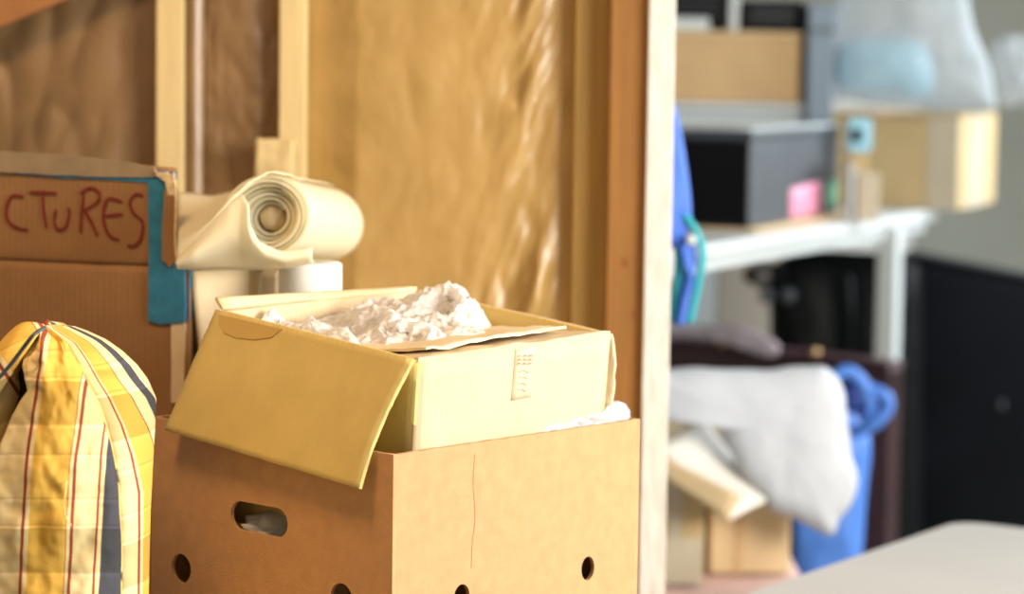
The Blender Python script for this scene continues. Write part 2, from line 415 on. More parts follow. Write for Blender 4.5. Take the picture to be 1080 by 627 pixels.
# ================================================================ crate
zc = .875
Fc = atZ(415, 480, zc); Lc = atZ(160, 440, zc); Rc = atZ(675, 445, zc)
uL = V((Lc.x-Fc.x, Lc.y-Fc.y, 0)); lu = uL.length; uL.normalize()
vR = V((-uL.y, uL.x, 0)); vR = -vR if vR.x < 0 else vR
_k = ray(675, 445); _k = _k.x/_k.y; lv = (_k*Fc.y-Fc.x)/(vR.x-_k*vR.y)
print('crate', Fc, Lc, Rc, lu, lv, 'angle', uL.dot((Rc-Fc).normalized()))
hc = zc-ZT-.002
F0 = V((Fc.x, Fc.y, ZT+.002)); up = V((0, 0, 1))
cr = thing('ventilated_crate_box', 'brown cardboard box with an oval hand slot and round vent holes, front centre', 'cardboard box', (Fc.x, Fc.y+.28, ZT+.001))
def rim(n, seed):
    return [(0, 0), (1, 0)]+[(1-i/n, hc+.0012*noise.noise(V((i*.9, seed, 0)))) for i in range(n+1)]
th = .005
def sc(lp, L): return [(a*L, b) for a, b in lp]
# positions of the cut-outs measured on each face
def onface(px, py, O, ex):
    N = ex.cross(up); p = onpl(px, py, O, N); return ((p-O).dot(ex), p.z-O.z)
hL = [onface(273, 548, F0, uL), onface(191, 600, F0, uL), onface(360, 632, F0, uL)]
hR = [onface(620, 600, F0, vR), onface(487, 630, F0, vR)]
print('holes', hL, hR)
slot = stadium(hL[0][0], hL[0][1], .047, .0165)
hl = [slot, oval(*hL[1], .017, .017), oval(*hL[2], .017, .017)]
hr = [oval(*hR[0], .0115, .014), oval(*hR[1], .0125, .014)]
Nl = uL.cross(up); 
inn = -1 if Nl.dot(vR) < 0 else 1
holes_panel('side_panel', F0+vR*th/2, uL, up, sc(rim(40, 1), lu), hl, th, 'crate', cr)
holes_panel('side_panel', F0+uL*(th/2), vR, up, [(a*(lv-2*th)+th, b) for a, b in rim(40, 2)], hr, th, 'crate', cr)
holes_panel('side_panel', F0+vR*(lv-th/2), uL, up, sc(rim(40, 3), lu), [oval(hL[1][0], hL[1][1], .017, .017)], th, 'crate', cr)
holes_panel('side_panel', F0+uL*(lu-th/2), vR, up, [(a*(lv-2*th)+th, b) for a, b in rim(40, 4)], [oval(hR[0][0], hR[0][1], .012, .014)], th, 'crate', cr)
box('bottom_panel', F0+uL*th+vR*th, uL*(lu-2*th), vR*(lv-2*th), up*.006, 'crate', cr, 0)
cq = [onpl(x, y, F0, uL)-uL*.0006 for x, y in ((501, 478), (499, 510), (501, 545), (498, 575), (497, 600))]
ribbon('crease', cq, -uL, .0008, mat('crease_board', (.42, .235, .11), .8, .1, 80), cr, .0001, .0001)
# ================================================================ inner carton
A = F0 + vR*.028 + uL*.012; A = V((A.x, A.y, 0)) 
d = ray(443, 380)
# point on the ray above that footprint
def up_from(px, py, u, v):
    Q = F0+uL*u+vR*v; dd = ray(px, py); t = Q.y/dd.y; return CAM+dd*t
A = up_from(441, 380, .012, .028); 
print('A', A)
def solve(px, py, P, dirh):
    """point whose plan position is P + t*dirh and which the ray px,py passes"""
    dd = ray(px, py); k = dd.x/dd.y
    t = (k*P.y-P.x)/(dirh.x-k*dirh.y); Y = P.y+t*dirh.y; return CAM+dd*(Y/dd.y)
B = solve(643, 352, A, vR); D = solve(235, 328, A, uL)
e1 = (D-A); l1 = e1.length; e1n = e1.normalized(); e2 = (B-A); e2 = e2-e1n*e2.dot(e1n); l2 = e2.length; e2n = e2.normalized()
if l2 > lv-.045:
    l2 = lv-.045
e3 = e1n.cross(e2n); e3 = -e3 if e3.z < 0 else e3
B = A+e2n*l2; E = D+e2n*l2
print('A,B,D', A, B, D, l1, l2)
dn = -e3; dep = .24
ct = thing('open_carton', 'open tan carton with a flap hanging out, tilted inside the ventilated box', 'cardboard box', (A+D+B+E)/4+dn*dep)
t2 = .004
quad('side_panel', A+dn*dep, D+dn*dep, D, A, -t2, 'carton', ct, 16, 10, .001)
quad('side_panel', A+dn*dep, B+dn*dep, B, A, t2, 'carton_pale', ct, 16, 10, .0015)  # pale board on window side, gold on lamp side: light put into colour
quad('side_panel', B+dn*dep, E+dn*dep, E, B, t2, 'carton', ct, 16, 10, .002)
quad('side_panel', D+dn*dep, E+dn*dep, E, D, -t2, 'carton_pale', ct, 16, 10, .002)
quad('bottom_panel', A+dn*dep, B+dn*dep, E+dn*dep, D+dn*dep, -t2, 'carton', ct, 4, 4)
# outward hanging flap
Nn = (A+dn-A).cross(e1n)
out = -V((e2n.x, e2n.y, 0)).normalized()
fa = .148
fd = (dn*.93 + out*.37 + uL*.10).normalized()
A1 = A+out*.0045; D1 = D+out*.0045
def flap(u, v):
    p = lerp(D1+uL*.004, A1-uL*.001, u) + fd*fa*v + out*.004*math.sin(math.pi*v)
    if v > 0: p = p - uL*.004*math.sin(v*3)*(1-2*u)
    p = p + out*.0012*fbm(p, 14, 2)
    return p
fl = grid('flap', flap, 26, 20, .004, 'carton', ct, True, None, l1, fa, .0004)
# tape scar on the flap near the hinge
Nf = (A1-D1).cross(fd).normalized(); Nf = Nf if Nf.y < 0 else -Nf
def fp(u, v): return V(flap(u, v)) 
scar = [fp(.03, .03), fp(.05, .10), fp(.09, .155), fp(.16, .17), fp(.25, .15), fp(.33, .10), fp(.36, .02)]
sv = [p+Nf*.0053 for p in scar]+[p+Nf*.002 for p in scar]; k = len(scar)
tp = mat('tape_scar', (.50, .34, .11), .45, .06, 20)
mesh('tape_mark', sv, [tuple(range(k)), tuple(range(2*k-1, k-1, -1))]+[(i, (i+1) % k, k+(i+1) % k, k+i) for i in range(k)], tp, ct)
# inward flap, nearly flat, plus a second layer
def flin(u, v):
    p = lerp(A, B, u)+e1n*.125*v+e3*(-.024*v+.004*math.sin(v*2.2)*u)+e3*.0015
    return p+e3*.003*fbm(p, 18)
grid('flap', flin, 20, 12, .004, 'carton_pale', ct, True, None, l2, .1, .0006)
def flin2(u, v):
    p = lerp(A, B, .10+.80*u)+e1n*(.02+.15*v+.02*u)+e3*(.006-.030*v)
    return p+e3*.003*fbm(p, 20)
grid('flap', flin2, 20, 12, .003, 'cream', ct, True, None, l2, .1, .0006)
# back-right flap hanging outside, seen on edge at the right
def flb(u, v):
    p = lerp(B, E, u)+V((-out.x, -out.y, 0))*(.006+.010*math.sin(v*3.0))+dn*.105*v
    return p+V((.002*fbm(p, 30), 0, 0))
grid('flap', flb, 12, 14, -.004, 'carton_pale', ct, True, None, l2, .1, .0008)
# low turned-in flap on the far left side
grid('flap', lambda u, v: lerp(D, E, u)+e3*(.012*v*(1-u)+.003)-e1n*.006*v*0 + V((uL.x, uL.y, 0))*.012*v, 14, 4, .004, 'cream', ct, True, None, l2, .02, .0004)
# red printed tape label on the pale face
Np = (B-A).cross(dn).normalized(); Np = Np if Np.y < 0 else -Np
def cf(px, py, off=.0012): return onpl(px, py, A, Np)+Np*off
lab = [cf(543, 369), cf(563, 366), cf(560, 419), cf(538, 423)]
lb = quad('tape_label', lab[3], lab[2], lab[1], lab[0], .0012, 'labelbase', ct, 3, 6)
rw = random.Random(3)
for r_ in range(3):
    for c_ in range(3):
        y = 374+r_*4.2; x = 545+c_*5.6-r_*.4
        ribbon('print', [cf(x, y+2.5, .0022), cf(x+2, y, .0022), cf(x+3.8, y+2, .0022)], Np, .0011, 'redlabel', lb, .0003, .0002)
for r_ in range(4):
    y = 392+r_*6.5
    ribbon('print', [cf(546-r_, y, .0022), cf(552-r_, y-1, .0022), cf(556-r_, y+1.5, .0022)], Np, .0008, 'redlabel', lb, .0003, .0002)
# ---- crumpled films
def lump(name, base, ex, ey, hgt, m, label, amp, ns, seed, n=60, parent=None, peaks=()):
    """crumpled plastic filling the patch base+ex*u+ey*v, closed underneath"""
    def top(u, v):
        p = V(base)+V(ex)*u+V(ey)*v
        e = min(1, min(u, 1-u, v, 1-v)*6); e = e*(2-e)
        h = hgt*e
        for (a, b, w, q) in peaks: h += q*max(0, 1-math.hypot(u-a, v-b)/w)**.8
        h -= amp*e*crump(p*1.0+V((seed, 0, 0)), ns, 5)*.9
        s = .012*e
        return p+e3*h+V((fbm(p, ns*.7)*s, fbm(p+V((3, 3, 3)), ns*.7)*s, 0))
    o = grid(name, top, n, n, .018, m, parent, True)
    tag(o, label, 'plastic wrap'); return o
lump('plastic_wrap', D-e1n*.010+e2n*.006+dn*.040, -e1n*(l1-.085), e2n*(l2-.012), .034, 'plastic',
     'crumpled white plastic sheet heaped inside the open tilted carton', .020, 11, 5, 120,
     peaks=((.03, .18, .09, .03), (.20, .9, .16, .012), (.42, .78, .15, .034), (.50, .93, .12, .026), (.62, .80, .12, .02)))
# bubble wrap between carton and right wall of the crate
q0 = F0+uL*.008+vR*.20; 
bo = [atY(552, 456, 2.965), atY(560, 449, 2.965), atY(585, 443, 2.965), atY(606, 437, 2.985), atY(628, 431, 3.0), atY(645, 423, 3.02), atY(658, 424, 3.03), atY(664, 433, 3.03), atY(660, 446, 3.03), atY(640, 475, 3.01), atY(590, 485, 2.975), atY(556, 480, 2.96)]
bo = []
for px, py in ((551, 459), (556, 450), (575, 446), (592, 443), (612, 436), (632, 430), (643, 423), (656, 423), (664, 434), (663, 450), (640, 478), (590, 488), (556, 482)):
    bo.append(onpl(px, py, F0+uL*.016, uL))
bw = inflate('bubble_wrap', bo, .010, 'plastic2', None, .006, 45, 14, 5, .005, True, None, 2, edgeamp=.004)
tag(bw, 'strip of white bubble wrap poking out at the right rim of the ventilated box', 'plastic wrap')
# scraps seen through the hand slot
c = F0+uL*.15+vR*.05+up*.27
pc = F0+uL*hL[0][0]+vR*.05+up*(hL[0][1]-.035)
def ball(name, c, r, m, label, cat, amp, ns, parent=None):
    bm = bmesh.new(); bmesh.ops.create_icosphere(bm, subdivisions=4, radius=1)
    for v in bm.verts:
        q = v.co.copy(); v.co = V((q.x*r[0], q.y*r[1], q.z*r[2]))*(1+amp*crump(q, ns))+V(c)
    me = bpy.data.meshes.new(name); bm.to_mesh(me); bm.free(); o = link(name, me, m, parent, True)
    if label: tag(o, label, cat)
    return o
ball('plastic_scrap', pc+uL*.01, (.05, .03, .04), 'plastic2', 'grey crinkled plastic glimpsed through the hand slot', 'plastic scrap', .25, 2.5)
rn = F0+uL*(hL[0][0]-.036)+vR*.022+up*(hL[0][1]-.004)
tube('red_netting', [rn+up*.02+uL*.004, rn+up*.008-uL*.003, rn+uL*.004-up*.004, rn-up*.012-uL*.002, rn-up*.09], .0035, 'red')
tag(bpy.data.objects['red_netting'], 'thin red cord inside the brown box, at right end of its hand slot', 'cord')
# ================================================================ PICTURES box
zp = atY(183, 178, 3.28).z
Pr = atY(186, 178, 3.28)                       # top right corner of the raised flap
ndir = V((-.96, .28, 0)).normalized(); sdir = V((-.05, 1, 0)).normalized()
Pn = ndir.cross(up); Pn = Pn if Pn.y < 0 else -Pn
Lb = .52; ztop = Pr.z
def pf(px, py, off=0): return onpl(px, py, Pr, Pn)+Pn*off
Pc = pf(196, 283); zcr = Pc.z                  # body corner at the crease
pb = thing('pictures_box', 'brown box with red handwriting and blue tape on its raised flap, far left', 'cardboard box', (Pr.x-.2, Pr.y+.2, ZT+.001))
topl = pf(-5, 159)
def fflap(u, v):
    q = Pr+ndir*(Lb*u); zt = lerp(Pr.z, topl.z, min(1.5, u*Lb/max(.01, (topl-Pr).dot(ndir))))
    p = V((q.x, q.y, lerp(zcr, zt, v)))
    return p+Pn*(.002*fbm(p, 6, 2)-.002*math.exp(-v*30))
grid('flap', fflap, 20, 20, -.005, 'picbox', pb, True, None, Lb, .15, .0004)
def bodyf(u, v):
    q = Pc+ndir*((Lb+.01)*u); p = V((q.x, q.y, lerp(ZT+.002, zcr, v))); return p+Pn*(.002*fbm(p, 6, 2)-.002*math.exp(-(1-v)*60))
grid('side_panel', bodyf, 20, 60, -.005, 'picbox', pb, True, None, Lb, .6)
b0 = V((Pc.x, Pc.y, ZT+.002)); t0 = V((Pc.x, Pc.y, zcr-.003))
quad('side_panel', b0+sdir*.002, b0+sdir*.26, t0+sdir*.26, t0+sdir*.002, -.005, 'picbox', pb, 6, 12, .001)
b1 = b0+ndir*(Lb+.01); t1 = t0+ndir*(Lb+.01)
quad('side_panel', b1, b1+sdir*.26, t1+sdir*.26, t1, .005, 'picbox', pb, 4, 4)
quad('side_panel', b0+sdir*.26+Pn*.01, b1+sdir*.26+Pn*.01, t1+sdir*.26+Pn*.01, t0+sdir*.26+Pn*.01, .005, 'picbox', pb, 4, 4)
quad('bottom_panel', b0+sdir*.006+up*.001, b0+sdir*.25+up*.001, b1+sdir*.25+up*.001, b1+sdir*.006+up*.001, -.004, 'picbox', pb, 4, 4)
# blue tape wrapping onto the side
Sn = sdir.cross(up); Sn = Sn if Sn.x > 0 else -Sn
tw = lambda z0: V((Pc.x, Pc.y, z0))+Sn*.001
zlo = pf(196, 340).z
quad('blue_tape', tw(zlo), tw(zlo)+sdir*.16, tw(zcr-.001)+sdir*.16, tw(zcr-.001), .001, 'bluetape', pb, 6, 6) if False else box('blue_tape', tw(zlo+.001)+Sn*.003-sdir*.001, sdir*.16, Sn*.001, up*(zcr-zlo-.002), 'bluetape', pb, 0)
# tapes lying on the face
def patch(name, pts, m, off=.0014, th=.0012, jag=0, nsub=6):
    q = []
    for i, (x, y) in enumerate(pts):
        x2, y2 = pts[(i+1) % len(pts)]
        for k in range(nsub):
            t = k/nsub; q.append((x+(x2-x)*t+jag*random.uniform(-1, 1), y+(y2-y)*t+jag*random.uniform(-1, 1)))
    a = [pf(x, y, off+th) for x, y in q]; b = [pf(x, y, -.001) for x, y in q]; n = len(q)
    return mesh(name, a+b, [tuple(range(n)), tuple(range(2*n-1, n-1, -1))]+[(i, (i+1) % n, n+(i+1) % n, n+i) for i in range(n)], m, pb)
patch('blue_tape', [(-6, 181), (60, 187), (120, 190), (158, 193), (186, 190), (186, 181), (150, 178), (-6, 170)], 'bluetape', .0016, .001, .3)
patch('blue_tape', [(157, 190), (182, 188), (183, 275), (186, 284), (158, 286)], 'bluetape', .0022, .001, .3)
patch('blue_tape', [(158, 283), (184, 282), (196, 284), (196, 340), (170, 342), (157, 338)], 'bluetape', .0030, .001, .6)
patch('brown_tape', [(-6, 159), (60, 163), (120, 169), (163, 176), (172, 186), (155, 187), (90, 186), (30, 183), (-6, 181)], 'packtape', .0036, .001, .4)
patch('torn_corner', [(164, 181), (178, 182), (187, 190), (187, 206), (180, 206), (178, 194), (170, 186)], 'torn', .0046, .003, 1.2, 3)
patch('torn_edge', [(176, 200), (187, 198), (188, 275), (181, 282), (173, 272), (174, 225)], 'picbox', .0050, .002, .5, 4)
tube('torn_fibre', [pf(185, 182, .006), pf(188, 215, .007), pf(187, 250, .006), pf(189, 280, .006)], .0018, 'torn', pb)
# strokes of the handwriting: C T U R E S
S = [[(26, 208), (14, 207), (8, 219), (9, 232), (18, 240), (31, 243)],
     [(32, 203), (45, 203), (61, 204)], [(46, 204), (47, 222), (50, 241)],
     [(60, 221), (58, 233), (62, 242), (70, 240), (74, 226), (73, 219)], 
     [(89, 206), (87, 226), (86, 246)], [(86, 205), (96, 198), (105, 203), (104, 213), (90, 222)], [(90, 222), (97, 234), (104, 249)],
     [(130, 213), (115, 210), (110, 226), (112, 240), (118, 250), (127, 253)], [(112, 228), (121, 227), (130, 226)],
     [(152, 207), (144, 205), (138, 214), (142, 225), (151, 234), (150, 250), (143, 259), (135, 259)]]
for s in S:
    ribbon('marker_stroke', [pf(x, y, 0) for x, y in s], Pn, .0044, 'marker', pb, .0006, .0022)
# pale strip painting the lit box corner below the tape
patch('lit_corner', [(181, 341), (196, 341), (195, 380), (195, 425), (181, 425)], 'carton_pale', .001, .001, .3)
# ================================================================ plaid cushion
cz = thing('plaid_cushion', 'plump yellow, cream and navy plaid cushion standing at lower left', 'cushion', (-.5, 2.75, ZT+.001))
XL = [(342, 46), (350, 40), (365, 29), (385, 24), (400, 26), (412, 29), (425, 20), (440, 12), (470, 0), (520, -12), (627, -25), (760, -35), (1010, -20)]
XS = [(342, 49), (347, 50), (352, 56), (362, 70), (380, 80), (400, 90), (420, 101), (447, 112), (470, 118), (510, 125), (560, 128), (760, 128), (940, 118), (1010, 80)]
XO = [(342, 52), (344, 78), (349, 92), (358, 112), (370, 129), (385, 145), (400, 156), (420, 165), (445, 164), (480, 162), (540, 159), (627, 157), (760, 153), (940, 146), (1010, 100)]
DL = [(342, 27), (350, 26), (375, 23), (395, 20), (430, 15), (480, 8), (540, 4), (627, 0), (1010, 0)]
WS = [(342, 1.0), (400, 1.0), (425, .82), (450, .60), (480, .42), (520, .30), (1010, .27)]
ybot = None
for yy in range(627, 1400):
    if atY(60, yy, 2.72).z < ZT+.004: ybot = yy; break
print('ybot', ybot)
rows = 170; nf = 44; nsd = 26
def ry(t): return 342+(ybot-342)*t**1.25
def cush_front(u, v):
    y = ry(v); xl = pl(XL, y); xs = pl(XS, y); x = lerp(xl, xs, u)
    Yb = 2.70+.13*math.exp(-(y-342)/45)     # crown leans back at the pinch
    Y = Yb-.035*math.sin(math.pi*min(1, u*.9+.1))**.6
    ed = max(0, 1-(y-342)/110)
    p = atY(x, y, Y); p.y += .006*fbm((x/40, y/60, 0), 1.5)*(1+2*ed) + .009*ed*math.sin(u*13+1.5*fbm((u*2, y/50, 1), 1))
    if 380 < y < 396: p.y += .005*math.sin((y-380)/16*math.pi)
    p.z = max(p.z, ZT+.006)
    return p
def cush_side(u, v):
    y = ry(v); xs = pl(XS, y); xo = pl(XO, y)
    a = u*math.pi/2*1.0
    Yb = 2.70+.13*math.exp(-(y-342)/45)
    x = lerp(xs, xo, math.sin(a)); Y = Yb-.035*math.sin(math.pi)**.6 + .12*(1-math.cos(a))
    Y0 = cush_front(1, v).y
    p = atY(x, y, Y0+.12*(1-math.cos(a))); 
    p.z = max(p.z, ZT+.006)
    return p
def vv(y): return (y-402)/156.0
f_ = grid('front_panel', cush_front, nf, rows, -.004, 'plaidf', cz, True, lambda u, v: (U(lerp(pl(XL, ry(v)), pl(XS, ry(v)), u)-pl(DL, ry(v))), vv(ry(v))))
s_ = grid('side_panel', cush_side, nsd, rows, -.004, 'plaids', cz, True, lambda u, v: (min(.999, (.35*u+.65*math.sin(u*math.pi/2))*pl(WS, ry(v))), vv(ry(v))-.12+.1*u))
def cush_back(u, v):
    y = ry(v); Y0 = cush_front(1, v).y
    p = atY(lerp(pl(XO, y), pl(XL, y), u), y, lerp(Y0+.12, cush_front(0, v).y, u)+.10*math.sin(math.pi*u)); p.z = max(p.z, ZT+.006); return p
grid('back_panel', cush_back, 20, rows, -.004, 'plaids', cz, True, lambda u, v: (u, vv(ry(v))))
tube('seam_piping', [cush_front(1, t/24)+V((0, -.0005, 0)) for t in range(2, 25)], .0010, 'thread', cz, 6, False, 3)
# left gathered lobe
lo = [(47, 344), (36, 340), (22, 341), (8, 352), (-10, 372), (-40, 400), (-60, 460), (-60, 560), (-30, 590), (-8, 540), (0, 480), (10, 445), (20, 415), (19, 392), (24, 375), (34, 360)]
lobe = inflate('gathered_side', [atY(x, y, 2.76) for x, y in lo], .035, None, cz, .004, 22, 16, 5, .04, center=atY(-12, 440, 2.76))
me = lobe.data; me.materials.append(M['plaidf']); l = me.uv_layers.new(name='UVMap')
from bpy_extras.object_utils import world_to_camera_view
IR = RM.inverted()
def proj(p):
    q = IR @ (V(p)-CAM); return (W/2+F*q.x/-q.z, H/2-F*q.y/-q.z)
for p in me.polygons:
    for li in p.loop_indices:
        x, y = proj(me.vertices[me.loops[li].vertex_index].co)
        l.data[li].uv = (U(46-((45-x)*.62+(y-345)*.42-4)*1.15+22), (x*.5+y-402)/156.0)
tube('navy_seam', [atY(47, 346, 2.735), atY(36, 353, 2.71), atY(24, 368, 2.715), atY(12, 384, 2.72), atY(-2, 400, 2.72)], .0022, 'slate', cz)
# gap between lobes closed by a near-black patch that paints its shade
inflate('gap_shade', [atY(x, y, 2.80) for x, y in ((20, 370), (32, 385), (34, 405), (28, 430), (10, 465), (-5, 500), (0, 440), (10, 400))], .01, 'dark', cz, center=atY(16, 420, 2.80))
tube('loose_thread', [cush_front(.60, .36)+V((0, -.003, 0)), atY(69, 520, 2.655), atY(67, 532, 2.652), atY(69, 545, 2.654), atY(75, 555, 2.655)], .0007, 'thread', cz)
# ================================================================ behind the carton
ck = thing('tall_cream_carton', 'tall cream carton standing behind the open carton, under the foam roll', 'cardboard box', (-.26, 3.52, ZT+.001))
zck = atY(240, 289, 3.4).z
c1 = V((-.385, 3.38, ZT+.002)); cx_ = V((.085, .01, 0)); cy_ = V((-.015, .30, 0)); 
box('carton_body', c1, cx_, cy_, up*(zck-ZT-.002), 'cream', ck, .004)
box('tape_strip', c1+cx_*.30+up*(zck-ZT-.2-.002)+V((0, -.0015, 0)), cx_*.12, V((0, .002, 0)), up*.2, 'tapew', ck, 0)
Lq = [atY(201, 286, 3.305), atY(275, 283, 3.36), atY(262, 420, 3.36), atY(246, 420, 3.28)]
bt = [V((-.345, 3.31, ZT+.003)), V((-.305, 3.36, ZT+.003))]
cs = quad('leaning_cardboard', bt[0], bt[1], Lq[1], Lq[0], -.004, 'cream', None, 12, 30, .004, 6, .0005)
tag(cs, 'thin cream cardboard sheet leaning beside the blue-taped box, its left edge slanting', 'cardboard sheet')
# upright white roll
wr_ = thing('upright_paper_roll', 'plain white paper roll standing upright behind the open carton', 'paper roll', (0, 0, 0))
rc = atY(327, 275, 3.33); wr_.location = (rc.x, rc.y, ZT+.001)
def cyl(name, c, r, z0, z1, m, parent, n=40, r2=None):
    vs = []; prof = [(0, z0), (r, z0), (r, z1-.006), (r-.004, z1), (0, z1)] if not r2 else [(r2, z0), (r, z0), (r, z1-.003), (r-.003, z1), (r2, z1)]
    for rr, z in prof:
        for i in range(n):
            a = 2*math.pi*i/n; vs.append((c[0]+rr*math.cos(a), c[1]+rr*math.sin(a), z))
    fs = []; m_ = len(prof)
    for k in range(m_-1 if not r2 else m_):
        for i in range(n): fs.append((k*n+i, k*n+(i+1) % n, ((k+1) % m_)*n+(i+1) % n, ((k+1) % m_)*n+i))
    o = mesh(name, vs, fs, m, parent, None, True)
    bm = bmesh.new(); bm.from_mesh(o.data); bmesh.ops.remove_doubles(bm, verts=bm.verts, dist=1e-6); bm.to_mesh(o.data); bm.free()
    return o
cyl('paper_winding', (rc.x, rc.y), .040, ZT+.002, rc.z-.002, 'rollw', wr_, r2=.016)
cyl('core_tube', (rc.x, rc.y), .0155, ZT+.002, rc.z-.004, 'carton', wr_, r2=.013)
# foam roll lying on top
fr = thing('foam_wrap_roll', 'loosely rolled translucent cream foam sheet lying on the tall cream carton', 'foam roll', atY(290, 284, 3.4))
c0 = atY(281, 229, 3.20); c1_ = atY(344, 237, 3.52); ax = (c1_-c0); al = ax.length; axn = ax.normalized()
sx = axn.cross(up).normalized(); sz = sx.cross(axn).normalized()
if sx.x < 0: sx = -sx
if sz.z < 0: sz = -sz
def spiral(u, v):
    a = u*2*math.pi*6.35 + .6
    r = .016+.035*u
    if u > .93: r += 0
    taper = 1-.03*v
    c = c0+ax*v
    st = -.025*(1-u)*(1-v)**2
    rr = r*taper*(1+.02*math.sin(a*2+v*3))
    return c + sx*(rr*math.cos(a)*1.0) + sz*(rr*math.sin(a)*.95) - axn*st + axn*.004*math.sin(a*.7)*(1-v)
ball('hole_fill', c0+axn*.035, (.0165, .012, .0165), 'carton_pale', None, None, .1, 3, fr)  # pale ball added inside so the hole shows beige instead of dark
grid('rolled_sheet', spiral, 330, 14, .0038, 'foam', fr)
# loose outer wrap running off to the left
T = [[(331, 232, 3.17), (318, 268, 3.165), (285, 282, 3.16), (240, 284, 3.15), (205, 284, 3.14), (188, 283, 3.14)],
     [(318, 198, 3.19), (300, 186, 3.19), (262, 192, 3.19), (232, 214, 3.18), (206, 246, 3.16), (190, 266, 3.14)]]
# front lip: sheet from top of roll sweeping down-left, with depth back to the far end
def tail(u, v):
    # u: along the sheet from the crown of the roll to its free left end, v: near to far edge
    near = [(300, 185, 3.205), (283, 181, 3.18), (262, 193, 3.165), (245, 210, 3.155), (226, 232, 3.15), (206, 256, 3.15), (188, 272, 3.16)]
    far = [(352, 196, 3.55), (335, 194, 3.55), (310, 194, 3.54), (285, 196, 3.52), (255, 200, 3.50), (225, 206, 3.48), (188, 204, 3.46)]
    k = u*(len(near)-1); i = min(int(k), len(near)-2); t = k-i
    a = lerp(V(near[i]), V(near[i+1]), t); b = lerp(V(far[i]), V(far[i+1]), t)
    pa = atY(*a); pb_ = atY(*b); p = lerp(pa, pb_, v)
    return p+up*(.003*fbm(p, 15))
grid('loose_sheet', tail, 40, 16, .0012, 'foam', fr)
def apron(u, v):
    topc = [(188, 272, 3.16), (206, 256, 3.15), (226, 233, 3.15), (245, 212, 3.15), (256, 205, 3.15), (262, 215, 3.14), (262, 235, 3.14), (272, 255, 3.14), (295, 266, 3.145), (330, 262, 3.15)]
    botc = [(188, 283, 3.17), (205, 284, 3.17), (222, 284, 3.17), (240, 284, 3.17), (255, 284, 3.17), (266, 284, 3.17), (276, 284, 3.17), (288, 283, 3.17), (303, 282, 3.17), (331, 277, 3.18)]
    k = u*(len(topc)-1); i = min(int(k), len(topc)-2); t = k-i
    a = lerp(V(topc[i]), V(topc[i+1]), t); b = lerp(V(botc[i]), V(botc[i+1]), t)
    p = lerp(atY(*a), atY(*b), v); p.y -= .018*math.sin(math.pi*v)
    return p
grid('wrapped_sheet', apron, 50, 12, .0012, 'foam', fr)
# flat sheet end behind, left
grid('sheet_end', lambda u, v: lerp(lerp(atY(188, 206, 3.48), atY(262, 214, 3.50), u), lerp(atY(188, 262, 3.30), atY(262, 262, 3.32), u), v)+up*.003*fbm((u*3, v*3, 1), 1), 14, 12, .002, 'rollw', fr)
# ================================================================ BACKGROUND ROOM
# white shelf unit
sd = V((.44, .898, 0)).normalized(); sn = V((-sd.y, sd.x, 0))   # along front edge, and inward
S0 = V((.47, 5.1, 0))-sd*.42+sn*.065; zs = 1.3-.358
su = thing('white_shelf_table', 'white shelf table with a square leg, carrying the dark box and cartons', 'shelf', (S0+sd*.9+sn*.3)*1.0)
SL = 1.80
box('shelf_board', S0+up*(zs-.028), sd*SL, sn*.75, up*.028, 'white', su, .004)
box('apron', S0+sn*.03+up*(zs-.058), sd*SL, sn*.02, up*.030, 'white', su, .002)
box('apron', S0+sn*.70+up*(zs-.058), sd*SL, sn*.02, up*.030, 'white', su, .002)
for a, b in ((1.50, .002), (.04, .66), (.04, .32), (1.50, .66)):
    box('leg', S0+sd*a+sn*b, sd*.048, sn*.048, up*(zs-.028), 'white', su, .006)
# black storage box
bk = V((.40, .915, 0)).normalized(); bn = V((-bk.y, bk.x, 0))
k0 = atZ(790, 241, zs+.008)
zk = .199
kb = thing('black_case', 'black box with pink and green stickers on its grey side, on the white shelf', 'storage box', (k0.x, k0.y+.3, zs+.008))
box('case_body', k0+up*.0, bk*.62, bn*.28, up*(zk-.02), 'slate', kb, .004, 3)
box('front_face', k0-bk*.003+bn*.004+up*.004, bk*.004, bn*.27, up*(zk-.026), 'black', kb, .001)
box('lid', k0-bk*.004-bn*.004+up*(zk-.021), bk*.628, bn*.288, up*.021, 'slate', kb, .008, 3)
box('lid_top', k0+bk*.02+bn*.03+up*(zk-.001), bk*.58, bn*.22, up*.004, 'grey', kb, .001)
tube('lid_edge', [k0+bk*.0+up*(zk+.001), k0+bk*.2+up*(zk+.0015), k0+bk*.4+up*(zk+.001), k0+bk*.59+up*(zk+.001)], .0035, 'grey', kb)
def ks(px, py, off=0): return onpl(px, py, k0, bn)-bn*off
quad('pink_sticker', ks(833, 232, .002), ks(866, 226, .002), ks(866, 190, .002), ks(833, 199, .002), .002, 'pinkst', kb, 3, 3)
gc = ks(877, 204, .002)
vs = [gc+bk*.036*math.cos(a*.3142)+up*.031*math.sin(a*.3142) for a in range(20)]; vs += [v+bn*.003 for v in vs]
mesh('green_sticker', vs, [tuple(range(20)), tuple(range(39, 19, -1))]+[(i, (i+1) % 20, 20+(i+1) % 20, 20+i) for i in range(20)], 'greenst', kb)
vs = [gc-bn*.001+bk*.014*math.cos(a*.3142)+up*.015*math.sin(a*.3142) for a in range(20)]; vs += [v+bn*.002 for v in vs]
mesh('sticker_centre', vs, [tuple(range(20)), tuple(range(39, 19, -1))]+[(i, (i+1) % 20, 20+(i+1) % 20, 20+i) for i in range(20)], 'tapew', kb)
cl = quad('cardboard_sheet', k0-bk*.015-bn*.02-up*.002, k0+bk*.72-bn*.045-up*.002, k0+bk*.72+bn*.29-up*.002, k0-bk*.015+bn*.29-up*.002, .005, 'kraftlip', None, 8, 4)
tag(cl, 'flat tan cardboard sheet lying under the black case on the shelf', 'cardboard sheet')
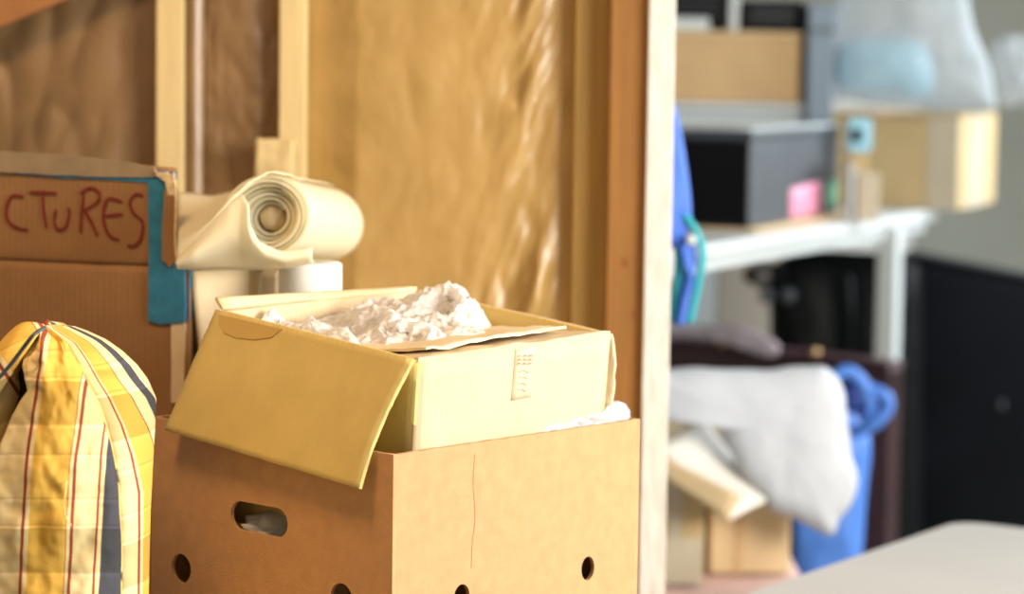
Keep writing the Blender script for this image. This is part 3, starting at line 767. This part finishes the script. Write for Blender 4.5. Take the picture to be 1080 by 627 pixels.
# stack behind the black case: grey slab, tan drawer box, black devices, blue-grey upright
Ys = 6.14
def AB(name, px0, py0, px1, py1, Y, dep, m, parent=None, bev=.004):
    a = atY(px0, py1, Y); b = atY(px1, py0, Y)
    return abox(name, a.x, b.x, Y, Y+dep, a.z, b.z, m, parent, bev)
zz = atY(780, 108, Ys).z
ea = atY(640, 300, Ys).x; eb = atY(850, 200, Ys).x
ps = thing('grey_printer', 'light grey flat machine on the shelf beneath the tan box', 'printer', (.4, Ys+.2, zs))
abox('printer_body', ea, eb, Ys-.0, Ys+.34, zs+.001, zz-.02, 'grey', ps, .01)
abox('printer_lid', ea+.004, eb-.004, Ys-.006, Ys+.33, zz-.019, zz-.001, 'white', ps, .006)
tb = thing('tan_drawer_box', 'plain tan box above the black case, standing on the grey machine', 'cardboard box', (.4, Ys+.2, zz))
z1 = atY(780, 33, Ys).z
abox('box_body', ea+.02, atY(846, 60, Ys).x, Ys+.01, Ys+.32, zz, z1-.012, 'tan', tb, .004)
abox('box_lid', ea+.015, atY(847, 60, Ys).x, Ys+.005, Ys+.325, z1-.012, z1, 'kraftlip', tb, .003)
bp_ = thing('blue_grey_binder', 'tall blue-grey upright panel right of the tan box', 'binder', (atY(863, 110, Ys).x, Ys+.2, zs))
xa = atY(849, 60, Ys).x+.003; xb = atY(878, 60, Ys).x
abox('binder_cover', xa, xb, Ys-.03, Ys+.25, zs+.001, atY(863, 4, Ys).z, 'bluegrey', bp_, .004)
abox('spine_band', xa-.001, xb+.001, Ys-.032, Ys+.2, atY(863, 34, Ys).z, atY(863, 30, Ys).z, 'slate', bp_, .001)
def device(px0, px1, py0, py1, Y, name, label, m='black'):
    a = atY(px0, py1, Y); b = atY(px1, py0, Y)
    t = thing(name, label, 'electronics', ((a.x+b.x)/2, Y+.1, z1+.001))
    abox('casing', a.x, b.x, Y, Y+.22, z1+.001, b.z, m, t, .006)
    for k in range(3):
        z = lerp(z1, b.z, .3+.2*k); abox('vent_slot', a.x+.02, b.x-.02, Y-.001, Y+.004, z, z+.004, 'slate', t, 0)
    return t
device(782, 848, 1, 32, Ys+.03, 'black_receiver', 'black slotted electronic unit on the tan box, beside the blue-grey upright')
d2 = device(690, 767, -30, 32, Ys+.03, 'black_player', 'black electronic unit with a grey base on the tan box, left of the white divider')
a = atY(692, 32, Ys+.02); b = atY(748, 19, Ys+.02); abox('grey_base', a.x, b.x, Ys+.012, Ys+.03, z1+.001, b.z, 'white', d2, .004)
a = atY(768, 32, Ys+.03); b = atY(781, -30, Ys+.03)
tag(abox('white_divider', a.x+.002, b.x-.002, Ys+.03, Ys+.25, z1+.001, b.z, 'white'), 'narrow white upright between the two black units', 'divider')
# carton on the right of the shelf with pale tape
g0 = atZ(1010, 222, zs+.001); gr = V((.255, .61, 0)).normalized(); gl = V((-gr.y, gr.x, 0))
cb = thing('taped_carton', 'tan carton with broad pale tape strips at the right end of the shelf', 'cardboard box', (g0.x, g0.y+.3, zs+.001))
hg = .222
gr = V((.38, .92, 0)).normalized(); gl = V((-.93, .36, 0)).normalized()
box('carton_body', g0, gr*.40, gl*.36, up*(hg), 'boxr', cb, .004)
box('tape_strip', g0+gl*.0-gl.cross(up)*0-gr*.002, gr*.003, gl*.075, up*(hg+.001), 'tapew', cb, 0)
box('tape_strip', g0-gl*.002+gr*.09, gr*.18, gl*.003, up*(hg+.001), 'tapew', cb, 0)
box('top_flap', g0-gl*.003-gr*.004+up*(hg+.0005), gr*.408, gl*.17, up*.004, 'boxr', cb, .001)
box('top_flap', g0+gl*.19-gr*.004+up*(hg+.0005), gr*.408, gl*.17, up*.004, 'kraftlip', cb, .001)
# small things between
a = atY(905, 142, 5.93)
sp = thing('small_charger', 'small pale blue gadget with a black square, behind the end of the black case', 'gadget', (a.x, 5.95, zs))
zg = atY(905, 160, 5.93).z; abox('gadget_body', a.x-.026, a.x+.026, 5.90, 5.945, zg, atY(905, 125, 5.93).z, 'ltblue', sp, .004); abox('stand', a.x-.02, a.x+.02, 5.905, 5.94, zs+.001, zg, 'boxr', sp, .003)
abox('black_square', a.x-.018, a.x+.004, 5.895, 5.902, a.z-.016, a.z+.014, 'black', sp, .001)
a = atY(912, 200, 5.85)
tag(abox('small_wooden_block', a.x-.022, a.x+.026, 5.80, 5.85, zs+.001, atY(912, 182, 5.85).z, 'tapew', None, .003), 'small cream block on the shelf in front of the taped carton', 'block')
a = atY(898, 200, 5.8)
tag(abox('thin_card', a.x-.005, a.x+.006, 5.80, 5.87, zs+.001, atY(898, 172, 5.8).z, 'white', None, .001), 'thin white card standing at the end of the black case', 'card')
# plastic bag with pale blue content on the carton
zt_ = zs+hg+.005
pbx = [(880, 103), (892, 105), (925, 111), (985, 117), (1042, 118), (1050, 108), (1044, 70), (1028, 30), (1020, -10), (1010, -60), (960, -90), (900, -70), (886, -10), (880, 40)]
Yp = 6.20
blu = inflate('blue_bundle', [atY(x, y, Yp) for x, y in ((884, 90), (930, 99), (975, 102), (985, 80), (975, 50), (950, 40), (900, 42), (884, 55))], .035, 'ltblue', None, .004, 12)
tag(blu, 'pale blue folded bundle showing inside the clear bag above the carton', 'textile')
bg = inflate('clear_plastic_bag', [atY(x, y, Yp) for x, y in pbx], .055, 'silverf', None, .005, 7, 20, 6, .07, True, seed=4)
tag(bg, 'large clear plastic bag, slumped on top of the taped carton', 'plastic bag')
b2 = inflate('small_clear_bag', [atY(x, y, 6.42) for x, y in ((1046, 50), (1052, 88), (1056, 110), (1072, 112), (1100, 100), (1105, 60), (1080, 38), (1058, 38))], .045, 'silverf', None, .012, 16, 14, 5, .04, True, seed=9)
tag(b2, 'smaller shiny plastic bag at the right edge of the picture', 'plastic bag')
# under the shelf: black bag, black board, grey-brown board, maroon headboard
bb = thing('black_bag', 'black bag with a grab handle behind the maroon headboard, under the shelf', 'bag', (atY(865, 300, 6.25).x, 6.3, 0))
ol = [(812, 288), (824, 274), (850, 264), (910, 266), (965, 272), (972, 330), (972, 420), (972, 560), (965, 690), (870, 700), (820, 690), (818, 560), (814, 420), (812, 340)]
ol = [atY(x, y, 6.35) for x, y in ol]; zmn = min(p.z for p in ol); ol = [V((p.x, p.y, max(.004, p.z))) for p in ol]
inflate('bag_body', ol, .10, 'black', bb, .008, 8, 14, 5, .1, center=atY(875, 470, 6.35))
tube('grab_handle', [atY(826, 288, 6.29), atY(808, 283, 6.27), atY(793, 285, 6.27), atY(789, 292, 6.27), atY(800, 297, 6.27), atY(822, 300, 6.29)], .012, 'black', bb)
for x in (808, 831):
    c = atY(x, 312, 6.24); ball('round_badge', c, (.018, .01, .018), 'slate', None, None, 0, 1, bb)
tube('bag_strap', [atY(893, 290, 6.24), atY(896, 330, 6.22), atY(893, 380, 6.24)], .012, 'black', bb)
Yb = 6.62
P0 = atY(958, 266, Yb); P1 = atY(1130, 300, Yb-.1)
bo_ = thing('black_board', 'large black board standing on the floor right of the shelf leg', 'board', ((P0.x+P1.x)/2, Yb, 0))
quad('board_panel', (P0.x, Yb, .002), (P1.x, Yb-.1, .002), P1, P0, .03, 'blackb', bo_, 10, 14, .003, 3)
tube('top_edging', [P0+V((0, -.002, 0)), lerp(P0, P1, .33), lerp(P0, P1, .66), P1], .007, 'slate', bo_)
for px, py in ((1056, 427),):
    c = atY(px, py, Yb-.035-.05*((px-958)/172)); ball('scuff_stud', c+V((0, -.01, 0)), (.008, .004, .012), 'slate', None, None, 0, 1, bo_)
a = atY(757, 275, 7.3); b = atY(806, 275, 7.3)
tag(abox('grey_brown_board', a.x, b.x+.2, 7.3, 7.34, .002, a.z+.02, 'board'), 'grey-brown board standing at the back wall, left of the black bag', 'board')
a = atY(680, 240, 8.2); b = atY(752, 240, 8.2)
tag(abox('white_panel', a.x, b.x, 8.0, 8.04, .002, 1.6, 'white'), 'bright white panel leaning at the back behind the blue strap', 'door leaf')  # plain panel added for the bright white area at the back
# paler part of the back wall under shelf, added as a thin slab
a = atY(740, 240, 8.25); b = atY(960, 240, 8.25)
tag(abox('pale_wall_strip', a.x+.03, b.x, 8.2, 8.24, .002, 1.25, 'wallw'), 'pale grey strip of the back wall under the shelf', 'sheet')
hr0 = V((.797, 5.50, 0)); hl0 = V((.20, 6.10, 0)); hd = (hl0-hr0).normalized(); hn = V((-hd.y, hd.x, 0)); hn = hn if hn.y < 0 else -hn
zh = onpl(945, 388, hr0, hn).z
hb = thing('maroon_headboard', 'dark maroon wooden headboard with a grooved end post behind the white wrap', 'headboard', (.5, 5.8, 0))
hL_ = (hl0-hr0).length
box('panel', hr0+hd*.05+up*.12, hd*(hL_-.1), -hn*.02, up*(zh-.14), 'maroon', hb, .002)
box('top_rail', hr0+hn*.012+up*(zh-.07), hd*hL_, -hn*.045, up*.07, 'maroon', hb, .006)
box('rail_cap', hr0+hn*.020+up*(zh), hd*hL_, -hn*.06, up*.012, 'maroonl', hb, .004)
box('end_post', hr0+hn*.016+up*.002-hd*.0, hd*.11, -hn*.05, up*(zh-.002), 'maroon', hb, .004)
box('end_post', hl0+hn*.016+up*.002-hd*.08, hd*.08, -hn*.05, up*(zh-.002), 'maroon', hb, .004)
for k in (.03, .055, .08):
    tube('moulding', [hr0+hn*.017+hd*k+up*.02, hr0+hn*.017+hd*k+up*(zh*.5), hr0+hn*.017+hd*k+up*(zh-.03)], .004, 'maroonl', hb)
for px, py in ((860, 372), (762, 362)):
    c = onpl(px, py, hr0+hn*.02, hn); ball('brass_knob', c, (.011, .008, .011), 'brass', None, None, 0, 1, hb)
mv = []
for x, y in ((690, 346), (730, 343), (780, 344), (803, 352), (822, 364), (818, 376), (800, 374), (784, 362), (740, 357), (690, 358)):
    q = onpl(x, y, hr0+hn*.03, hn); mv.append(q)
mw = inflate('mauve_wrap', mv, .014, 'mauve', None, .004, 25, center=onpl(745, 351, hr0+hn*.03, hn))
tag(mw, 'crumpled mauve wrap lying along the top of the maroon headboard', 'plastic wrap')
# blue garment hanging behind the post end
Yg = 4.28
gm = thing('blue_garment', 'royal blue garment with teal trim hanging behind the white post edge', 'garment', (atY(700, 340, Yg).x, Yg, atY(700, 340, Yg).z))
go_ = [(640, 110), (690, 92), (704, 94), (714, 118), (722, 160), (728, 205), (728, 236), (716, 262), (700, 258), (670, 262), (630, 258)]
inflate('garment_body', [atY(x, y, Yg) for x, y in go_], .022, 'blue', gm, .008, 18, center=atY(685, 190, Yg))
tube('teal_trim', [atY(722, 228, Yg-.01), atY(734, 244, Yg-.012), atY(741, 268, Yg-.012), (atY(736, 300, Yg-.01)), atY(727, 340, Yg)], .0065, 'teal', gm)
tube('blue_strap', [atY(722, 250, Yg), atY(728, 280, Yg), atY(722, 310, Yg), atY(716, 342, Yg)], .016, 'blue', gm, 10, flat=.5)
tube('teal_strap', [atY(716, 255, Yg+.01), atY(716, 290, Yg+.01), atY(708, 340, Yg+.01)], .009, 'teal', gm, 8)
ball('white_toggle', atY(729, 253, Yg-.022), (.009, .006, .009), 'white', None, None, 0, 1, gm)
tube('wall_peg', [V((atY(672, 92, Yg).x, WY+.10, atY(672, 100, Yg).z)), V((atY(672, 92, Yg).x, Yg+.02, atY(672, 100, Yg).z+.005))], .008, 'brass')
tag(bpy.data.objects['wall_peg'], 'peg on the back of the partition holding the blue garment', 'peg')
# pink-draped bench with cartons and the white wrap
zb = .34
pk = thing('pink_draped_bench', 'low bench draped with pinkish cloth beneath the rear cartons', 'bench', (.45, 4.95, 0))
abox('bench_top', .10, .53, 4.66, 5.30, zb-.03, zb, 'wood', pk, .004)
grid('cloth', lambda u, v: (lerp(.09, .54, u), lerp(4.63, 5.2, max(0, (v-.3)/.7)) - (0 if v > .3 else 0), (zb+.004 if v >= .3 else zb+.004-(.3-v)*.45)+.003*fbm((u*5, v*5, 0), 1)), 20, 20, .003, 'pink', pk)
for x in (.14, .46):
    for y in (4.70, 5.22): abox('leg', x, x+.04, y, y+.04, 0, zb-.03, 'wood', pk, .003)
zb += .009
def carton(name, label, px0, px1, pyt, Y, dep, m, yaw=0, strip=None, h=None):
    a = atY(px0, pyt, Y); b = atY(px1, pyt, Y); hh = a.z-zb
    ex = V((math.cos(yaw), math.sin(yaw), 0)); ey = V((-math.sin(yaw), math.cos(yaw), 0))
    t = thing(name, label, 'cardboard box', ((a.x+b.x)/2, Y+dep/2, zb))
    o = V((a.x, Y, zb))
    box('carton_body', o, ex*(b.x-a.x), ey*dep, up*hh, m, t, .004)
    if strip:
        box('tape_strip', o+ex*(b.x-a.x)*strip[0]-ey*.002, ex*(b.x-a.x)*strip[1], ey*.002, up*hh*.98, 'tapew', t, 0)
        box('paper_label', o-ey*.0025, ex*(b.x-a.x)*.98, ey*.002, up*hh*.42, 'tapew', t, 0)
    return t, o, ex, ey, hh, b.x-a.x
carton('pale_rear_carton', 'pale carton with paper on its lower half, just right of the white post edge', 660, 744, 500, 4.72, .22, 'boxr', 0, (.55, .16))
t_, o_, ex, ey, hh, w_ = carton('brown_rear_carton', 'brown carton under the open flaps and white wrap', 750, 836, 530, 4.82, .30, 'kraftlip', .10)
box('tan_tab', o_+ex*w_*.30-ey*.002, ex*w_*.10, ey*.002, up*hh, 'tan', t_, 0)  # narrow tan strip down the front of the carton
# open carton with wide flaps on top of both
zo = atY(750, 500, 4.78).z
oc = thing('rear_open_carton', 'open carton with splayed pale flaps spilling white wrap, in the rear room', 'cardboard box', (.32, 4.95, zo))
o0 = V((atY(668, 470, 4.80).x, 4.80, max(zo, atY(700, 500, 4.72).z+.006)))
box('carton_body', o0, V((.27, .05, 0)), V((-.03, .28, 0)), up*.05, 'kraftlip', oc, .003)
fl1 = [atY(691, 471, 4.72), atY(742, 445, 4.82), atY(808, 529, 4.70), atY(768, 550, 4.62)]
quad('flap', fl1[0], fl1[1], fl1[2], fl1[3], .005, 'flapw', oc, 8, 8, .002)  # white board colour paints the lit top of this flap
fl2 = [atY(686, 475, 4.68), atY(781, 523, 4.59), atY(768, 549, 4.58), atY(686, 495, 4.67)]
quad('flap', fl2[0], fl2[1], fl2[2], fl2[3], -.004, 'kraftlip', oc, 8, 4, .002)
fl3 = [atY(686, 474, 4.90), atY(740, 440, 4.92), atY(746, 452, 4.9), atY(690, 496, 4.88)]
quad('flap', fl3[0], fl3[1], fl3[2], fl3[3], .005, 'tan', oc, 6, 4, .002)
wo = [(670, 392), (700, 390), (740, 388), (800, 390), (850, 387), (872, 389), (888, 408), (894, 440), (898, 480), (906, 510), (898, 535), (886, 548), (878, 565), (862, 560), (838, 548), (812, 538), (800, 520), (780, 498), (764, 468), (750, 444), (715, 434), (670, 436)]
ww = inflate('white_wrap', [atY(x, y, 4.72) for x, y in wo], .045, 'sheetw', None, .005, 10, 22, 5, .05, False, center=atY(822, 455, 4.72), seed=3, flat=4, edgeamp=.004)
tag(ww, 'big soft white foam wrap draped over the rear cartons', 'foam wrap')
# blue bag
bl_ = thing('blue_carrier_bag', 'blue plastic bag with knotted handles between the white wrap and the maroon post', 'bag', (atY(880, 560, 5.15).x, 5.15, 0))
bb_ = [(836, 470), (850, 440), (890, 430), (915, 455), (918, 480), (914, 520), (910, 575), (905, 640), (905, 770), (860, 780), (836, 770), (838, 640), (835, 560)]
pts_ = [atY(x, y, 5.36) for x, y in bb_]; pts_ = [V((p.x, p.y, max(.006, p.z))) for p in pts_]
inflate('bag_body', pts_, .04, 'blueb', bl_, .008, 14, center=atY(876, 570, 5.36), back=.03)
tube('bag_handle', [atY(880, 440, 5.33), atY(878, 405, 5.31), atY(892, 392, 5.31), atY(908, 402, 5.31), atY(918, 425, 5.31), atY(912, 450, 5.33)], .014, 'blueb', bl_, 10)
tube('bag_handle', [atY(905, 455, 5.32), atY(922, 448, 5.30), atY(936, 432, 5.30), atY(934, 418, 5.30), atY(916, 410, 5.31)], .013, 'blueb', bl_, 10)
ball('knot', atY(902, 420, 5.32), (.026, .016, .032), 'navy', None, None, .15, 2, bl_)
# cream work table at lower right
zw = .55
q = atZ(1010, 549, zw); qa = (atZ(780, 628, zw)-q).normalized(); qb = (atZ(1080, 557, zw)-q); qb = (qb-qa*qb.dot(qa)).normalized()
wt = thing('cream_work_table', 'pale cream table top filling the lower right corner', 'table', (q+qa*.4+qb*.4)*1.0); wt.location.z = 0
rr = .05; ols = []
LA, LB_ = .78, .85
for cx0, cy0, a0 in ((LA-rr, rr, -90), (LA-rr, LB_-rr, 0), (rr, LB_-rr, 90), (rr, rr, 180)):
    for k in range(9):
        a = math.radians(a0+90*k/8); ols.append((cx0+rr*math.cos(a), cy0+rr*math.sin(a)))
vs = []
for z, s in ((zw-.035, 0), (zw-.004, 0), (zw, .004)):
    for a, b in ols:
        ca, cb2 = a-LA/2, b-LB_/2; f = 1-s/(.4)
        p = q+qa*(LA/2+ca*f)+qb*(LB_/2+cb2*f); vs.append((p.x, p.y, z))
n = len(ols); fs = [tuple(range(n)), tuple(range(3*n-1, 2*n-1, -1))]+[(k*n+i, k*n+(i+1) % n, (k+1)*n+(i+1) % n, (k+1)*n+i) for k in range(2) for i in range(n)]
mesh('table_top', vs, fs, 'tablew', wt)
for a, b in ((.06, .06), (LA-.11, .06), (.06, LB_-.11), (LA-.11, LB_-.11)):
    p = q+qa*a+qb*b; box('leg', (p.x, p.y, 0), qa*.05, qb*.05, (0, 0, zw-.036), 'white', wt, .004)
# ================================================================ LIGHT
def area(name, loc, tgt, size, power, col, sy=None):
    l = bpy.data.lights.new(name, 'AREA'); l.energy = power; l.color = col; l.size = size
    if sy: l.shape = 'RECTANGLE'; l.size_y = sy
    o = bpy.data.objects.new(name, l); C.objects.link(o); o.location = loc
    o.rotation_euler = (V(tgt)-V(loc)).to_track_quat('-Z', 'Y').to_euler(); return o
area('window_daylight', (2.5, 1.9, 1.65), (0, 3.0, 1.0), 1.9, 235, (1, .94, .85), 1.3)
area('rear_window_daylight', (2.5, 6.0, 1.7), (.6, 5.6, .9), 2.0, 92, (.86, .94, 1), 1.5)
area('warm_ceiling_lamp', (-.7, 2.15, 2.6), (-.3, 3.1, .8), .45, 30, (1, .60, .28))
w = bpy.data.worlds.new('world'); bpy.context.scene.world = w; w.use_nodes = True
bgn = w.node_tree.nodes['Background']; bgn.inputs[0].default_value = (1, .90, .76, 1); bgn.inputs[1].default_value = .30
sc_ = bpy.context.scene
sc_.view_settings.view_transform = 'Standard'; sc_.view_settings.look = 'None'; sc_.view_settings.gamma = 1
sc_.view_settings.use_curve_mapping = False; sc_.view_settings.exposure = 0.0
